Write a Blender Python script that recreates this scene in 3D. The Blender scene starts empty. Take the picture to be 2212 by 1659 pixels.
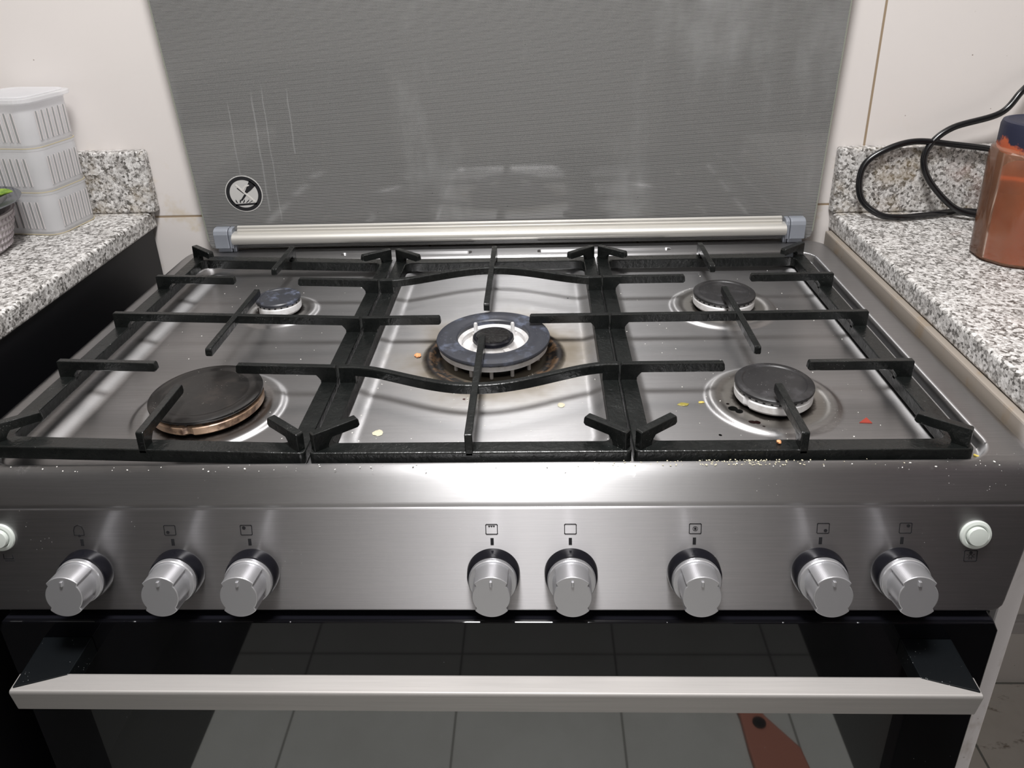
import bpy, bmesh, math, random
from mathutils import Vector, Matrix, Euler
random.seed(7)
scn = bpy.context.scene
COL = scn.collection
PI = math.pi

# ------------------------------------------------------------------ camera
cam_d = bpy.data.cameras.new('camera'); cam = bpy.data.objects.new('camera', cam_d); COL.objects.link(cam)
cam.location = (0.0544, 0.0, 1.2817)
cam.rotation_euler = (1.1547, 0.0290, 0.0287)
cam_d.sensor_fit = 'HORIZONTAL'; cam_d.sensor_width = 36.0
cam_d.lens = 36.0 * 1655.59 / 2212.0
cam_d.shift_x = 0.0
cam_d.shift_y = (626.757 - 829.5) / 2212.0
cam_d.clip_start = 0.01; cam_d.clip_end = 50
scn.camera = cam

# ------------------------------------------------------------------ world, exposure, lamp light
w = bpy.data.worlds.new('world'); scn.world = w; w.use_nodes = True
w.node_tree.nodes['Background'].inputs[0].default_value = (0.9, 0.95, 1.0, 1)
w.node_tree.nodes['Background'].inputs[1].default_value = 0.05
scn.view_settings.view_transform = 'Standard'; scn.view_settings.look = 'None'
scn.view_settings.gamma = 1.0; scn.view_settings.exposure = 0.0
try: scn.view_settings.use_curve_mapping = False
except Exception: pass
LAMP = (0.0, 0.25, 2.34)
ld = bpy.data.lights.new('ceiling_lamp_light', 'AREA'); ld.shape = 'DISK'; ld.size = 0.36
ld.energy = 34; ld.color = (1.0, 0.99, 0.985)
lo = bpy.data.objects.new('ceiling_lamp_light', ld); COL.objects.link(lo); lo.location = LAMP
ld2 = bpy.data.lights.new('added_fill_light', 'AREA'); ld2.shape = 'DISK'; ld2.size = 0.8
ld2.energy = 8; ld2.color = (1.0, 0.99, 0.985)
lo2 = bpy.data.objects.new('added_fill_light', ld2); COL.objects.link(lo2); lo2.location = (0.0, -1.0, 2.34)  # unseen fill light, added to brighten the room and the floor

# ------------------------------------------------------------------ helpers
def tag(o, label=None, cat=None, group=None, kind=None):
    if label: o['label'] = label
    if cat: o['category'] = cat
    if group: o['group'] = group
    if kind: o['kind'] = kind
    return o
def link(name, me, parent=None, mats=(), smooth=False, loc=None):
    o = bpy.data.objects.new(name, me); COL.objects.link(o)
    for m in mats: me.materials.append(m)
    if smooth:
        for p in me.polygons: p.use_smooth = True
    if parent is not None:
        o.parent = parent
    if loc is not None: o.location = loc
    return o
def empty(name, loc=(0, 0, 0), rot=(0, 0, 0), parent=None):
    o = bpy.data.objects.new(name, None); COL.objects.link(o); o.location = loc; o.rotation_euler = rot
    o.empty_display_size = 0.02
    if parent is not None: o.parent = parent
    return o
class MB:
    def __init__(s): s.bm = bmesh.new()
    def box(s, x0, x1, y0, y1, z0, z1, mat=0):
        vs = [s.bm.verts.new(p) for p in ((x0,y0,z0),(x1,y0,z0),(x1,y1,z0),(x0,y1,z0),(x0,y0,z1),(x1,y0,z1),(x1,y1,z1),(x0,y1,z1))]
        for f in ((3,2,1,0),(4,5,6,7),(0,1,5,4),(1,2,6,5),(2,3,7,6),(3,0,4,7)):
            fc = s.bm.faces.new([vs[i] for i in f]); fc.material_index = mat
    def prism(s, pts, fn, t0, t1, mat=0):
        """pts: 2-D outline; fn(u,v,t)->xyz"""
        a = [s.bm.verts.new(fn(u, v, t0)) for u, v in pts]; b = [s.bm.verts.new(fn(u, v, t1)) for u, v in pts]
        n = len(pts)
        fs = [s.bm.faces.new(list(reversed(a))), s.bm.faces.new(b)]
        for i in range(n):
            j = (i + 1) % n; fs.append(s.bm.faces.new((a[i], a[j], b[j], b[i])))
        for f in fs: f.material_index = mat
    def lathe(s, prof, seg=64, M=None, mat=0, close=False):
        """prof: list of (r,z)"""
        M = M or Matrix.Identity(4); rings = []
        for r, z in prof:
            if r < 1e-7: rings.append([s.bm.verts.new(M @ Vector((0, 0, z)))])
            else: rings.append([s.bm.verts.new(M @ Vector((r*math.cos(2*PI*k/seg), r*math.sin(2*PI*k/seg), z))) for k in range(seg)])
        pairs = list(zip(rings, rings[1:]))
        if close: pairs.append((rings[-1], rings[0]))
        for a, b in pairs:
            for k in range(seg):
                l = (k + 1) % seg
                if len(a) == 1 and len(b) == 1: continue
                if len(a) == 1: f = s.bm.faces.new((a[0], b[l], b[k]))
                elif len(b) == 1: f = s.bm.faces.new((a[k], a[l], b[0]))
                else: f = s.bm.faces.new((a[k], a[l], b[l], b[k]))
                f.material_index = mat
    def sweep(s, path, sec, mat=0, closed=False, up=Vector((0,0,1))):
        """path of Vectors, sec outline (u across, v up)"""
        rings = []; n = len(path)
        for i, p in enumerate(path):
            a = path[i-1] if (i > 0 or closed) else path[i]; b = path[(i+1) % n] if (i < n-1 or closed) else path[i]
            t = (Vector(b) - Vector(a)).normalized(); side = t.cross(up).normalized(); upv = side.cross(t).normalized()
            rings.append([s.bm.verts.new(Vector(p) + side*u + upv*v) for u, v in sec])
        m = len(sec); rng = range(n if closed else n-1)
        for i in rng:
            a, b = rings[i], rings[(i+1) % n]
            for k in range(m):
                l = (k+1) % m; f = s.bm.faces.new((a[k], a[l], b[l], b[k])); f.material_index = mat
        if not closed:
            s.bm.faces.new(list(reversed(rings[0]))).material_index = mat; s.bm.faces.new(rings[-1]).material_index = mat
    def tube(s, path, r, seg=12, mat=0, closed=False):
        # parallel transport frame
        pts = [Vector(p) for p in path]; n = len(pts)
        t = (pts[1]-pts[0]).normalized(); nrm = t.orthogonal().normalized(); rings = []
        for i, p in enumerate(pts):
            a = pts[max(i-1, 0)]; b = pts[min(i+1, n-1)]; t2 = (b-a).normalized()
            nrm = (nrm - t2*nrm.dot(t2)).normalized(); bn = t2.cross(nrm)
            rr = r(i/(n-1)) if callable(r) else r
            rings.append([s.bm.verts.new(p + nrm*math.cos(2*PI*k/seg)*rr + bn*math.sin(2*PI*k/seg)*rr) for k in range(seg)])
        for a, b in zip(rings, rings[1:]):
            for k in range(seg):
                l = (k+1) % seg; s.bm.faces.new((a[k], a[l], b[l], b[k])).material_index = mat
        s.bm.faces.new(list(reversed(rings[0]))).material_index = mat; s.bm.faces.new(rings[-1]).material_index = mat
    def build(s, name, mats, parent=None, smooth=False, bevel=0, bseg=2, loc=None, auto=True):
        bmesh.ops.recalc_face_normals(s.bm, faces=s.bm.faces)
        me = bpy.data.meshes.new(name); s.bm.to_mesh(me); s.bm.free()
        if not isinstance(mats, (list, tuple)): mats = [mats]
        o = link(name, me, parent, mats, smooth, loc)
        if bevel:
            m = o.modifiers.new('bevel', 'BEVEL'); m.width = bevel; m.segments = bseg; m.limit_method = 'ANGLE'; m.angle_limit = math.radians(32)
            m.harden_normals = False
        if smooth and auto:
            try:
                me.set_sharp_from_angle(angle=math.radians(38))
            except Exception: pass
        return o
def spline(pts, n=12):
    P = [Vector(p) for p in pts]; P = [P[0]*2-P[1]] + P + [P[-1]*2-P[-2]]; out = []
    for i in range(1, len(P)-2):
        p0, p1, p2, p3 = P[i-1:i+3]
        for k in range(n):
            t = k/n
            out.append(0.5*((2*p1)+(-p0+p2)*t+(2*p0-5*p1+4*p2-p3)*t*t+(-p0+3*p1-3*p2+p3)*t**3))
    out.append(P[-2]); return out

# ------------------------------------------------------------------ materials
class N:
    def __init__(s, name):
        s.m = bpy.data.materials.new(name); s.m.use_nodes = True; s.nt = s.m.node_tree; s.nt.nodes.clear()
        s.out = s.nt.nodes.new('ShaderNodeOutputMaterial')
    def n(s, t, **k):
        o = s.nt.nodes.new('ShaderNode' + t)
        for a, b in k.items(): setattr(o, a, b)
        return o
    def l(s, a, b): s.nt.links.new(a, b)
    def set(s, sock, v):
        if hasattr(v, 'is_output') or isinstance(v, bpy.types.NodeSocket): s.l(v, sock)
        else: sock.default_value = v
    def math(s, op, a, b=None, c=None, clamp=False):
        o = s.n('Math', operation=op); o.use_clamp = clamp
        s.set(o.inputs[0], a)
        if b is not None: s.set(o.inputs[1], b)
        if c is not None: s.set(o.inputs[2], c)
        return o.outputs[0]
    def pos(s): return s.n('NewGeometry').outputs['Position']
    def xyz(s, v):
        o = s.n('SeparateXYZ'); s.l(v, o.inputs[0]); return o.outputs
    def mapv(s, v, scale=(1,1,1), loc=(0,0,0)):
        o = s.n('Mapping'); s.l(v, o.inputs[0]); o.inputs['Scale'].default_value = scale; o.inputs['Location'].default_value = loc; return o.outputs[0]
    def noise(s, v, scale=10, detail=2, rough=.5, out='Fac'):
        o = s.n('TexNoise'); s.l(v, o.inputs['Vector']); o.inputs['Scale'].default_value = scale; o.inputs['Detail'].default_value = detail; o.inputs['Roughness'].default_value = rough
        return o.outputs[out]
    def vor(s, v, scale=10, feature='F1', out='Distance', rnd=1):
        o = s.n('TexVoronoi', feature=feature); s.l(v, o.inputs['Vector']); o.inputs['Scale'].default_value = scale; o.inputs['Randomness'].default_value = rnd
        return o.outputs[out]
    def ramp(s, f, stops, interp='LINEAR'):
        o = s.n('ValToRGB'); s.l(f, o.inputs[0]); o.color_ramp.interpolation = interp
        e = o.color_ramp.elements
        while len(e) < len(stops): e.new(0.5)
        for i, (p, c) in enumerate(stops):
            e[i].position = p; e[i].color = (c, c, c, 1) if isinstance(c, (int, float)) else (*c, 1)
        return o.outputs[0]
    def mix(s, f, a, b):
        o = s.n('Mix', data_type='RGBA'); s.set(o.inputs['Factor'], f)
        for k, v in ((6, a), (7, b)):
            if isinstance(v, tuple) and len(v) == 3: v = (*v, 1)
            s.set(o.inputs[k], v)
        return o.outputs[2]
    def bump(s, h, strength=.3, dist=.001, normal=None):
        o = s.n('Bump'); s.l(h, o.inputs['Height']); o.inputs['Strength'].default_value = strength; o.inputs['Distance'].default_value = dist
        if normal is not None: s.l(normal, o.inputs['Normal'])
        return o.outputs[0]
    def bsdf(s, **k):
        o = s.n('BsdfPrincipled')
        al = dict(color='Base Color', rough='Roughness', metal='Metallic', normal='Normal', ior='IOR', aniso='Anisotropic', tangent='Tangent', trans='Transmission Weight', alpha='Alpha', coat='Coat Weight', coatr='Coat Roughness', spec='Specular IOR Level', emit='Emission Color', emits='Emission Strength', sss='Subsurface Weight')
        for a, v in k.items():
            if isinstance(v, tuple) and len(v) == 3: v = (*v, 1)
            s.set(o.inputs[al[a]], v)
        return o.outputs[0]
    def done(s, sh): s.l(sh, s.out.inputs[0]); return s.m
def simple(name, color, rough=.5, metal=0, **k):
    m = N(name); return m.done(m.bsdf(color=color, rough=rough, metal=metal, **k))
def radial(m, x, y, cx, cy):
    return m.math('POWER', m.math('ADD', m.math('POWER', m.math('SUBTRACT', x, cx), 2.0), m.math('POWER', m.math('SUBTRACT', y, cy), 2.0)), .5)
def smooth01(m, v, a, b):
    o = m.n('MapRange', interpolation_type='SMOOTHSTEP'); m.set(o.inputs[0], v); o.inputs[1].default_value = a; o.inputs[2].default_value = b; o.inputs[3].default_value = 0; o.inputs[4].default_value = 1
    return o.outputs[0]

BURN = dict(LF=(-.267,.622), LB=(-.266,.842), C=(.0028,.724), RF=(.272,.630), RB=(.2715,.838))
def steel(name, base=(.46,.455,.46), rough=.37, aniso=.84, stains=False):
    m = N(name); P = m.pos(); x, y, z = m.xyz(P)
    brush = m.noise(m.mapv(P, (18, 700, 700)), 1.0, 3, .6)
    blot = m.noise(P, 22, 4, .6)
    nrm = m.n('NewGeometry').outputs['Normal']
    cr = m.n('VectorMath', operation='CROSS_PRODUCT'); m.l(nrm, cr.inputs[0]); cr.inputs[1].default_value = (1, 0, 0)
    col = m.mix(m.math('MULTIPLY', blot, .35), base, tuple(c*.82 for c in base))
    col = m.mix(m.math('MULTIPLY', smooth01(m, brush, .35, .65), .22), col, tuple(c*.62 for c in base))
    rg = m.math('ADD', m.math('MULTIPLY', brush, .10), rough-.05)
    if stains:
        r = radial(m, x, y, *BURN['C'])
        nz = m.noise(P, 60, 4, .7); nb = m.noise(P, 16, 3, .6)
        halo = m.math('MULTIPLY', m.math('SUBTRACT', 1.0, smooth01(m, m.math('ADD', r, m.math('MULTIPLY', nb, .09)), .105, .18)), .92)
        # brown film reaching out sideways
        col = m.mix(halo, col, (.125,.10,.065))
        rg = m.math('ADD', rg, m.math('MULTIPLY', halo, .18))
        ring = m.math('MULTIPLY', smooth01(m, r, .052, .058), m.math('SUBTRACT', 1.0, smooth01(m, m.math('ADD', r, m.math('MULTIPLY', nz, .006)), .074, .081)))
        rc = m.mix(smooth01(m, nz, .46, .60), (.006,.005,.0045), (.085,.048,.024))
        edge = m.math('MULTIPLY', smooth01(m, r, .0685, .0715), m.math('SUBTRACT', 1.0, smooth01(m, r, .0745, .0775)))
        rc = m.mix(edge, rc, (.012,.009,.008))
        col = m.mix(ring, col, rc); rg = m.math('ADD', rg, m.math('MULTIPLY', ring, .25))
        for k in ('RF', 'RB', 'LB', 'LF'):
            r2 = radial(m, x, y, *BURN[k]); R0, R1 = {'RF': (.035,.063), 'RB': (.035,.062), 'LB': (.026,.042), 'LF': (.05,.07)}[k]
            s_ = m.math('MULTIPLY', m.math('SUBTRACT', 1.0, smooth01(m, m.math('ADD', r2, m.math('MULTIPLY', nb, .014)), R0+.012, R1+.01)), {'RF': .42, 'RB': .38, 'LB': .2, 'LF': .08}[k])
            col = m.mix(s_, col, (.30,.26,.19))
            d_ = m.math('MULTIPLY', m.math('SUBTRACT', 1.0, smooth01(m, m.math('ADD', r2, m.math('MULTIPLY', nz, .010)), R0+.006, R0+.010)), .85)
            col = m.mix(d_, col, (.02,.013,.01))
        for cx_, cy_, rr, c in ((.2315,.614,.0048,(.01,.011,.010)), (.236,.609,.004,(.01,.01,.01)), (.243,.5905,.0038,(.035,.008,.008)), (.2475,.5905,.003,(.035,.008,.008)), (.2285,.622,.0018,(.015,.008,.008)), (.2515,.583,.0015,(.03,.01,.008)), (.211,.5735,.0012,(.005,.005,.005)), (.0875,.87,.0016,(.005,.005,.005)), (-.022,.637,.0018,(.03,.005,.005))):
            r3 = m.math('ADD', radial(m, x, y, cx_, cy_), m.math('MULTIPLY', m.math('SUBTRACT', nz, .5), .004))
            col = m.mix(m.math('SUBTRACT', 1.0, smooth01(m, r3, rr*.8, rr)), col, c)
    if stains:
        nq = m.noise(P, 190, 4, .7)
        for cx_, cy_, rr in ((-.3815,.5160,.008), (-.3700,.5180,.005), (.1270,.5215,.0035), (.1265,.5080,.0025)):
            q = m.math('MULTIPLY', m.math('SUBTRACT', 1.0, smooth01(m, radial(m, x, y, cx_, cy_), rr*.5, rr)), smooth01(m, nq, .42, .55))
            col = m.mix(m.math('MULTIPLY', q, .7), col, (.70,.70,.70))
    spk = m.math('MULTIPLY', smooth01(m, m.vor(P, 260), .10, .05), smooth01(m, m.noise(P, 30, 2, .5), .52, .66))
    col = m.mix(m.math('MULTIPLY', spk, .6), col, (.75,.73,.70))
    met = m.math('SUBTRACT', 1.0, m.math('MULTIPLY', spk, .8))
    if stains: met = m.math('MULTIPLY', met, m.math('SUBTRACT', 1.0, m.math('MULTIPLY', halo, .65)))
    h = m.math('ADD', m.math('MULTIPLY', brush, .5), m.math('MULTIPLY', blot, .6))
    nb_ = m.bump(h, .09, .0006)
    return m.done(m.bsdf(color=col, rough=rg, metal=met, aniso=aniso, tangent=cr.outputs[0], normal=nb_))
M_tray = steel('brushed_steel_hob', stains=True)
M_panel = steel('brushed_steel_panel', base=(.50,.49,.50), rough=.46, aniso=.93)
def brushed(name, base, rough, sc=(10,400,400), bumpy=.08):
    m = N(name); P = m.pos(); b = m.noise(m.mapv(P, sc), 1.0, 3, .6)
    return m.done(m.bsdf(color=m.mix(b, base, tuple(c*.85 for c in base)), metal=.85, rough=m.math('ADD', m.math('MULTIPLY', b, .15), rough), normal=m.bump(b, bumpy, .0005)))
M_handle = brushed('brushed_aluminium_handle', (.50,.48,.465), .55)
M_rail = simple('aluminium_rail', (.62,.60,.56), .42, .55)
M_bracket = simple('grey_hinge_plastic', (.30,.32,.36), .35, .3)
M_knob = simple('satin_silver_plastic', (.58,.58,.60), .33, .75)
M_black = simple('glossy_black_plastic', (.008,.008,.011), .14)
def dusty_black():
    m = N('dusty_black_plastic'); P = m.pos()
    s_ = m.math('MULTIPLY', smooth01(m, m.vor(P, 420), .16, .08), smooth01(m, m.noise(P, 60, 3, .6), .50, .60))
    return m.done(m.bsdf(color=m.mix(m.math('MULTIPLY', s_, .8), (.004,.005,.006), (.45,.47,.47)), rough=m.math('ADD', .32, m.math('MULTIPLY', s_, .4)), spec=.25))
M_dblack = dusty_black()
def iron():
    m = N('enamelled_cast_iron'); P = m.pos()
    g = m.noise(P, 260, 3, .6); b = m.noise(P, 40, 3, .6)
    s_ = m.math('MULTIPLY', smooth01(m, m.vor(P, 520), .2, .1), smooth01(m, b, .55, .68))
    col = m.mix(b, (.003,.0035,.0033), (.009,.0105,.010))
    col = m.mix(m.math('MULTIPLY', s_, .5), col, (.35,.35,.33))
    return m.done(m.bsdf(color=col, rough=m.math('ADD', .14, m.math('MULTIPLY', b, .30)), normal=m.bump(m.math('ADD', g, m.math('MULTIPLY', b, 2.0)), .6, .0007)))
M_iron = iron()
def capmat(name, base, patch, amt, rough=.42):
    m = N(name); P = m.pos(); n1 = m.noise(P, 45, 4, .65); s_ = smooth01(m, m.vor(P, 380), .13, .06)
    col = m.mix(m.math('MULTIPLY', smooth01(m, n1, .5, .72), amt), base, patch)
    col = m.mix(m.math('MULTIPLY', s_, m.math('MULTIPLY', smooth01(m, m.noise(P, 80, 2, .5), .5, .6), .6)), col, (.55,.55,.52))
    return m.done(m.bsdf(color=col, rough=m.math('ADD', rough-.1, m.math('MULTIPLY', n1, .25)), normal=m.bump(n1, .12, .0008)))
M_cap = capmat('matt_black_burner_cap', (.020,.019,.020), (.06,.058,.062), .7)
M_capbig = capmat('greasy_black_burner_cap', (.008,.007,.0065), (.026,.021,.018), .8, .34)
M_capblue = capmat('blue_tinged_burner_cap', (.035,.037,.045), (.20,.23,.33), .8)
M_ringblue = capmat('blue_grey_burner_ring', (.040,.042,.052), (.13,.15,.21), .75)
def tar():
    m = N('charred_crust'); P = m.pos(); n1 = m.noise(P, 260, 4, .7)
    return m.done(m.bsdf(color=(.006,.005,.005), rough=.12, normal=m.bump(n1, .9, .004)))
M_tar = tar()
def alu(name, a, b, rough=.48, metal=.3):
    m = N(name); P = m.pos(); n1 = m.noise(P, 70, 4, .65)
    return m.done(m.bsdf(color=m.mix(smooth01(m, n1, .45, .7), a, b), rough=rough, metal=metal, normal=m.bump(n1, .1, .0005)))
M_alu = alu('cast_aluminium', (.78,.77,.77), (.62,.60,.58))
M_alubrown = alu('heat_browned_aluminium', (.36,.24,.16), (.10,.055,.035), .35)
M_dark = simple('dark_recess', (.004,.004,.004), .6)
M_print = simple('black_print', (.012,.012,.014), .5)
M_btn = simple('pale_green_white_plastic', (.62,.66,.62), .28)
def glass_black(name, ior, col=(.003,.003,.004), r=.03):
    m = N(name); P = m.pos()
    s_ = m.math('MULTIPLY', smooth01(m, m.vor(P, 130), .06, .03), smooth01(m, m.noise(P, 25, 3, .6), .56, .64))
    return m.done(m.bsdf(color=m.mix(m.math('MULTIPLY', s_, .5), col, (.35,.36,.36)), rough=m.math('ADD', r, m.math('MULTIPLY', s_, .3)), ior=ior))
M_doorglass = glass_black('black_door_glass', 1.36)
M_window = glass_black('oven_window_glass', 2.5, (.006,.007,.007))

def stripes():
    m = N('striped_lid_glass'); P = m.pos(); x, y, z = m.xyz(P)
    fr = m.math('FRACT', m.math('DIVIDE', z, .0016))
    tri = m.math('ABSOLUTE', m.math('SUBTRACT', fr, .5))
    lo_ = smooth01(m, tri, .14, .22)              # 1 = silver line, 0 = gap
    tr = m.n('BsdfTransparent'); tr.inputs[0].default_value = (.27,.27,.265,1)
    film = m.bsdf(color=(.27,.268,.262), rough=.45, metal=0.0)
    mx = m.n('MixShader'); m.l(lo_, mx.inputs[0]); m.l(tr.outputs[0], mx.inputs[1]); m.l(film, mx.inputs[2])
    gl = m.n('BsdfGlossy'); gl.inputs['Roughness'].default_value = .06; gl.inputs[0].default_value = (1,1,1,1)
    sm = m.noise(m.mapv(P, (1, 1, .35)), 9, 4, .65)
    fz = m.n('Fresnel'); fz.inputs[0].default_value = 1.45
    df = m.n('BsdfDiffuse'); df.inputs[0].default_value = (.55,.56,.56,1)
    mg = m.n('MixShader'); m.l(m.math('MULTIPLY', smooth01(m, sm, .5, .8), .22), mg.inputs[0]); m.l(mx.outputs[0], mg.inputs[1]); m.l(df.outputs[0], mg.inputs[2])
    dr = None
    for xd, z0, z1, wd in ((-.3582, 1.010, 1.12, .0010), (-.3250, .957, 1.13, .0014), (-.3102, .942, 1.14, .0010), (-.2770, 1.038, 1.135, .0012)):
        wob = m.math('MULTIPLY', m.math('SUBTRACT', m.noise(m.mapv(P, (0, 0, 1)), 30, 2, .5), .5), .004)
        q = m.math('SUBTRACT', 1.0, smooth01(m, m.math('ABSOLUTE', m.math('SUBTRACT', m.math('ADD', x, wob), xd)), wd*.4, wd))
        q = m.math('MULTIPLY', q, m.math('MULTIPLY', smooth01(m, z, z0, z0+.002), m.math('SUBTRACT', 1.0, smooth01(m, z, z1-.03, z1))))
        dr = q if dr is None else m.math('MAXIMUM', dr, q)
    sp_ = m.math('MULTIPLY', smooth01(m, m.vor(P, 55), .05, .025), .7)
    dk_ = m.n('BsdfDiffuse'); dk_.inputs[0].default_value = (.03,.03,.03,1)
    m5 = m.n('MixShader'); m.l(m.math('MULTIPLY', sp_, smooth01(m, m.noise(P, 8, 2, .5), .5, .6)), m5.inputs[0]); m.l(mg.outputs[0], m5.inputs[1]); m.l(dk_.outputs[0], m5.inputs[2])
    m6 = m.n('MixShader'); m.l(m.math('MULTIPLY', dr, .17), m6.inputs[0]); m.l(m5.outputs[0], m6.inputs[1]); m.l(df.outputs[0], m6.inputs[2]); mg = m6
    mx2 = m.n('MixShader'); m.l(fz.outputs[0], mx2.inputs[0]); m.l(mg.outputs[0], mx2.inputs[1]); m.l(gl.outputs[0], mx2.inputs[2])
    return m.done(mx2.outputs[0])
M_lid = stripes()
M_lidedge = simple('glass_edge', (.25,.26,.22), .2)

def tilewall():
    m = N('cream_wall_tile'); P = m.pos(); x, y, z = m.xyz(P)
    def line(v, off, pitch, wd):
        f = m.math('ABSOLUTE', m.math('SUBTRACT', m.math('FRACT', m.math('ADD', m.math('DIVIDE', m.math('SUBTRACT', v, off), pitch), .5)), .5))
        return m.math('SUBTRACT', 1.0, smooth01(m, f, wd/pitch*.5, wd/pitch*.9))
    g = m.math('MAXIMUM', line(x, .4957, .3013, .0022), line(z, .9445, .60, .0022))
    n1 = m.noise(P, 3, 3, .5); sp = m.math('MULTIPLY', smooth01(m, m.vor(P, 48), .055, .03), smooth01(m, m.noise(P, 6, 2, .5), .45, .6))
    col = m.mix(n1, (.71,.665,.64), (.76,.72,.695))
    low = m.math('MULTIPLY', smooth01(m, m.noise(P, 14, 4, .7), .56, .74), m.math('SUBTRACT', 1.0, smooth01(m, z, .90, 1.10)))
    col = m.mix(m.math('MULTIPLY', low, .5), col, (.55,.43,.22))
    col = m.mix(m.math('MULTIPLY', sp, .7), col, (.12,.07,.04))
    col = m.mix(g, col, (.33,.25,.17))
    return m.done(m.bsdf(color=col, rough=.28, normal=m.bump(m.math('SUBTRACT', m.math('MULTIPLY', n1, .3), g), .35, .001)))
M_wall = tilewall()
M_plain = simple('painted_wall', (.72,.69,.66), .7)
M_ceil = simple('white_ceiling_paint', (.80,.79,.77), .8)
def marble():
    m = N('stained_floor_tile'); P = m.pos(); x, y, z = m.xyz(P)
    def line(v, off, pitch, wd):
        f = m.math('ABSOLUTE', m.math('SUBTRACT', m.math('FRACT', m.math('ADD', m.math('DIVIDE', m.math('SUBTRACT', v, off), pitch), .5)), .5))
        return m.math('SUBTRACT', 1.0, smooth01(m, f, wd/pitch*.5, wd/pitch*.9))
    g = m.math('MAXIMUM', line(x, -.114, .3035, .003), line(y, -.172, .3035, .003))
    n1 = m.noise(P, 8, 5, .65); n2 = m.noise(m.mapv(P, (1, 2.2, 1)), 10, 5, .7)
    col = m.mix(n1, (.60,.61,.585), (.47,.47,.44))
    col = m.mix(smooth01(m, x, .56, .62), col, m.mix(n1, (.86,.82,.77), (.62,.57,.51)))  # paler beige to the right: brightness painted in against the worktop's shade
    st = m.math('MULTIPLY', smooth01(m, n2, .55, .66), smooth01(m, x, .62, .72))
    col = m.mix(m.math('MULTIPLY', st, .8), col, (.15,.09,.045))
    col = m.mix(g, col, (.24,.24,.22))
    return m.done(m.bsdf(color=col, rough=.25))
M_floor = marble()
def granite():
    m = N('speckled_granite'); P = m.pos(); x, y, z = m.xyz(P)
    v = m.vor(m.mapv(P, (1, 1, 1)), 300, out='Color'); vs = m.n('SeparateColor'); m.l(v, vs.inputs[0])
    v2 = m.vor(P, 620, out='Color'); vs2 = m.n('SeparateColor'); m.l(v2, vs2.inputs[0])
    big = m.noise(P, 75, 3, .6)
    f = m.math('ADD', m.math('MULTIPLY', vs.outputs[0], .62), m.math('ADD', m.math('MULTIPLY', vs2.outputs[1], .30), m.math('MULTIPLY', m.math('SUBTRACT', big, .5), .55)))
    col = m.ramp(f, [(0.10, (.07,.066,.06)), (.25, (.20,.19,.18)), (.40, (.38,.365,.35)), (.62, (.58,.565,.55)), (.88, (.78,.765,.75))])
    red = m.math('MULTIPLY', smooth01(m, m.noise(P, 9, 3, .6), .52, .68), m.math('MULTIPLY', smooth01(m, x, .50, .56), .22))
    col = m.mix(red, col, (.62,.30,.22))
    yl = m.math('MULTIPLY', m.math('SUBTRACT', 1.0, smooth01(m, m.math('ADD', radial(m, x, y, .5735, .676), m.math('MULTIPLY', m.noise(P, 150, 2, .6), .01)), .008, .014)), .75)
    yl2 = m.math('MULTIPLY', m.math('SUBTRACT', 1.0, smooth01(m, m.math('ADD', radial(m, x, y, .553, .585), m.math('MULTIPLY', m.noise(P, 150, 2, .6), .01)), .008, .013)), .5)
    col = m.mix(m.math('MAXIMUM', yl, yl2), col, (.55,.36,.05))
    grime = m.math('MULTIPLY', m.math('MULTIPLY', smooth01(m, m.noise(P, 20, 4, .7), .45, .7), m.math('SUBTRACT', 1.0, smooth01(m, m.math('ABSOLUTE', m.math('SUBTRACT', y, 1.03)), .0, .02))), .5)
    col = m.mix(grime, col, (.25,.18,.08))
    return m.done(m.bsdf(color=col, rough=.30, normal=m.bump(m.noise(P, 220, 3, .6), .25, .0008)))
M_granite = granite()
M_cabblack = simple('black_laminate', (.004,.004,.005), .4, spec=.3)
M_cabmar = simple('dark_maroon_laminate', (.022,.006,.014), .3)
M_cabdark = simple('dark_cabinet_front', (.012,.012,.013), .35)
def dirtywhite():
    m = N('stained_white_panel'); P = m.pos(); x, y, z = m.xyz(P)
    n1 = m.noise(m.mapv(P, (1, 1, .45)), 22, 4, .7); sp = smooth01(m, m.vor(P, 70), .10, .05)
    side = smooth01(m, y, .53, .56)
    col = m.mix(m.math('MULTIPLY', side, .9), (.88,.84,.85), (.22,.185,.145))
    col = m.mix(m.math('MULTIPLY', smooth01(m, n1, .53, .72), .5), col, (.27,.18,.09))
    col = m.mix(m.math('MULTIPLY', m.math('MULTIPLY', sp, smooth01(m, n1, .5, .6)), .7), col, (.10,.05,.03))
    return m.done(m.bsdf(color=col, rough=.4))
M_white = dirtywhite()
def frosted(name, col, tr=.45):
    m = N(name); P = m.pos()
    t = m.n('BsdfTranslucent'); t.inputs[0].default_value = (*col, 1)
    tp = m.n('BsdfTransparent'); tp.inputs[0].default_value = (*[min(1, c*1.08) for c in col], 1)
    a = m.bsdf(color=col, rough=.32, normal=m.bump(m.noise(P, 60, 3, .6), .08, .0008))
    m1 = m.n('MixShader'); m1.inputs[0].default_value = .35; m.l(a, m1.inputs[1]); m.l(t.outputs[0], m1.inputs[2])
    m2 = m.n('MixShader'); m2.inputs[0].default_value = tr; m.l(m1.outputs[0], m2.inputs[1]); m.l(tp.outputs[0], m2.inputs[2])
    return m.done(m2.outputs[0])
M_frost = frosted('frosted_plastic', (.92,.92,.93), .50)
M_frostw = frosted('white_mesh_plastic', (.82,.78,.78), .12)
M_bowl = simple('grey_bowl_metal', (.22,.23,.25), .25, .8)
def leafm():
    m = N('green_leaf'); P = m.pos(); n1 = m.noise(P, 60, 3, .6)
    return m.done(m.bsdf(color=m.mix(smooth01(m, n1, .4, .6), (.30,.42,.06), (.10,.20,.015)), rough=.4))
M_leaf = leafm()
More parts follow.
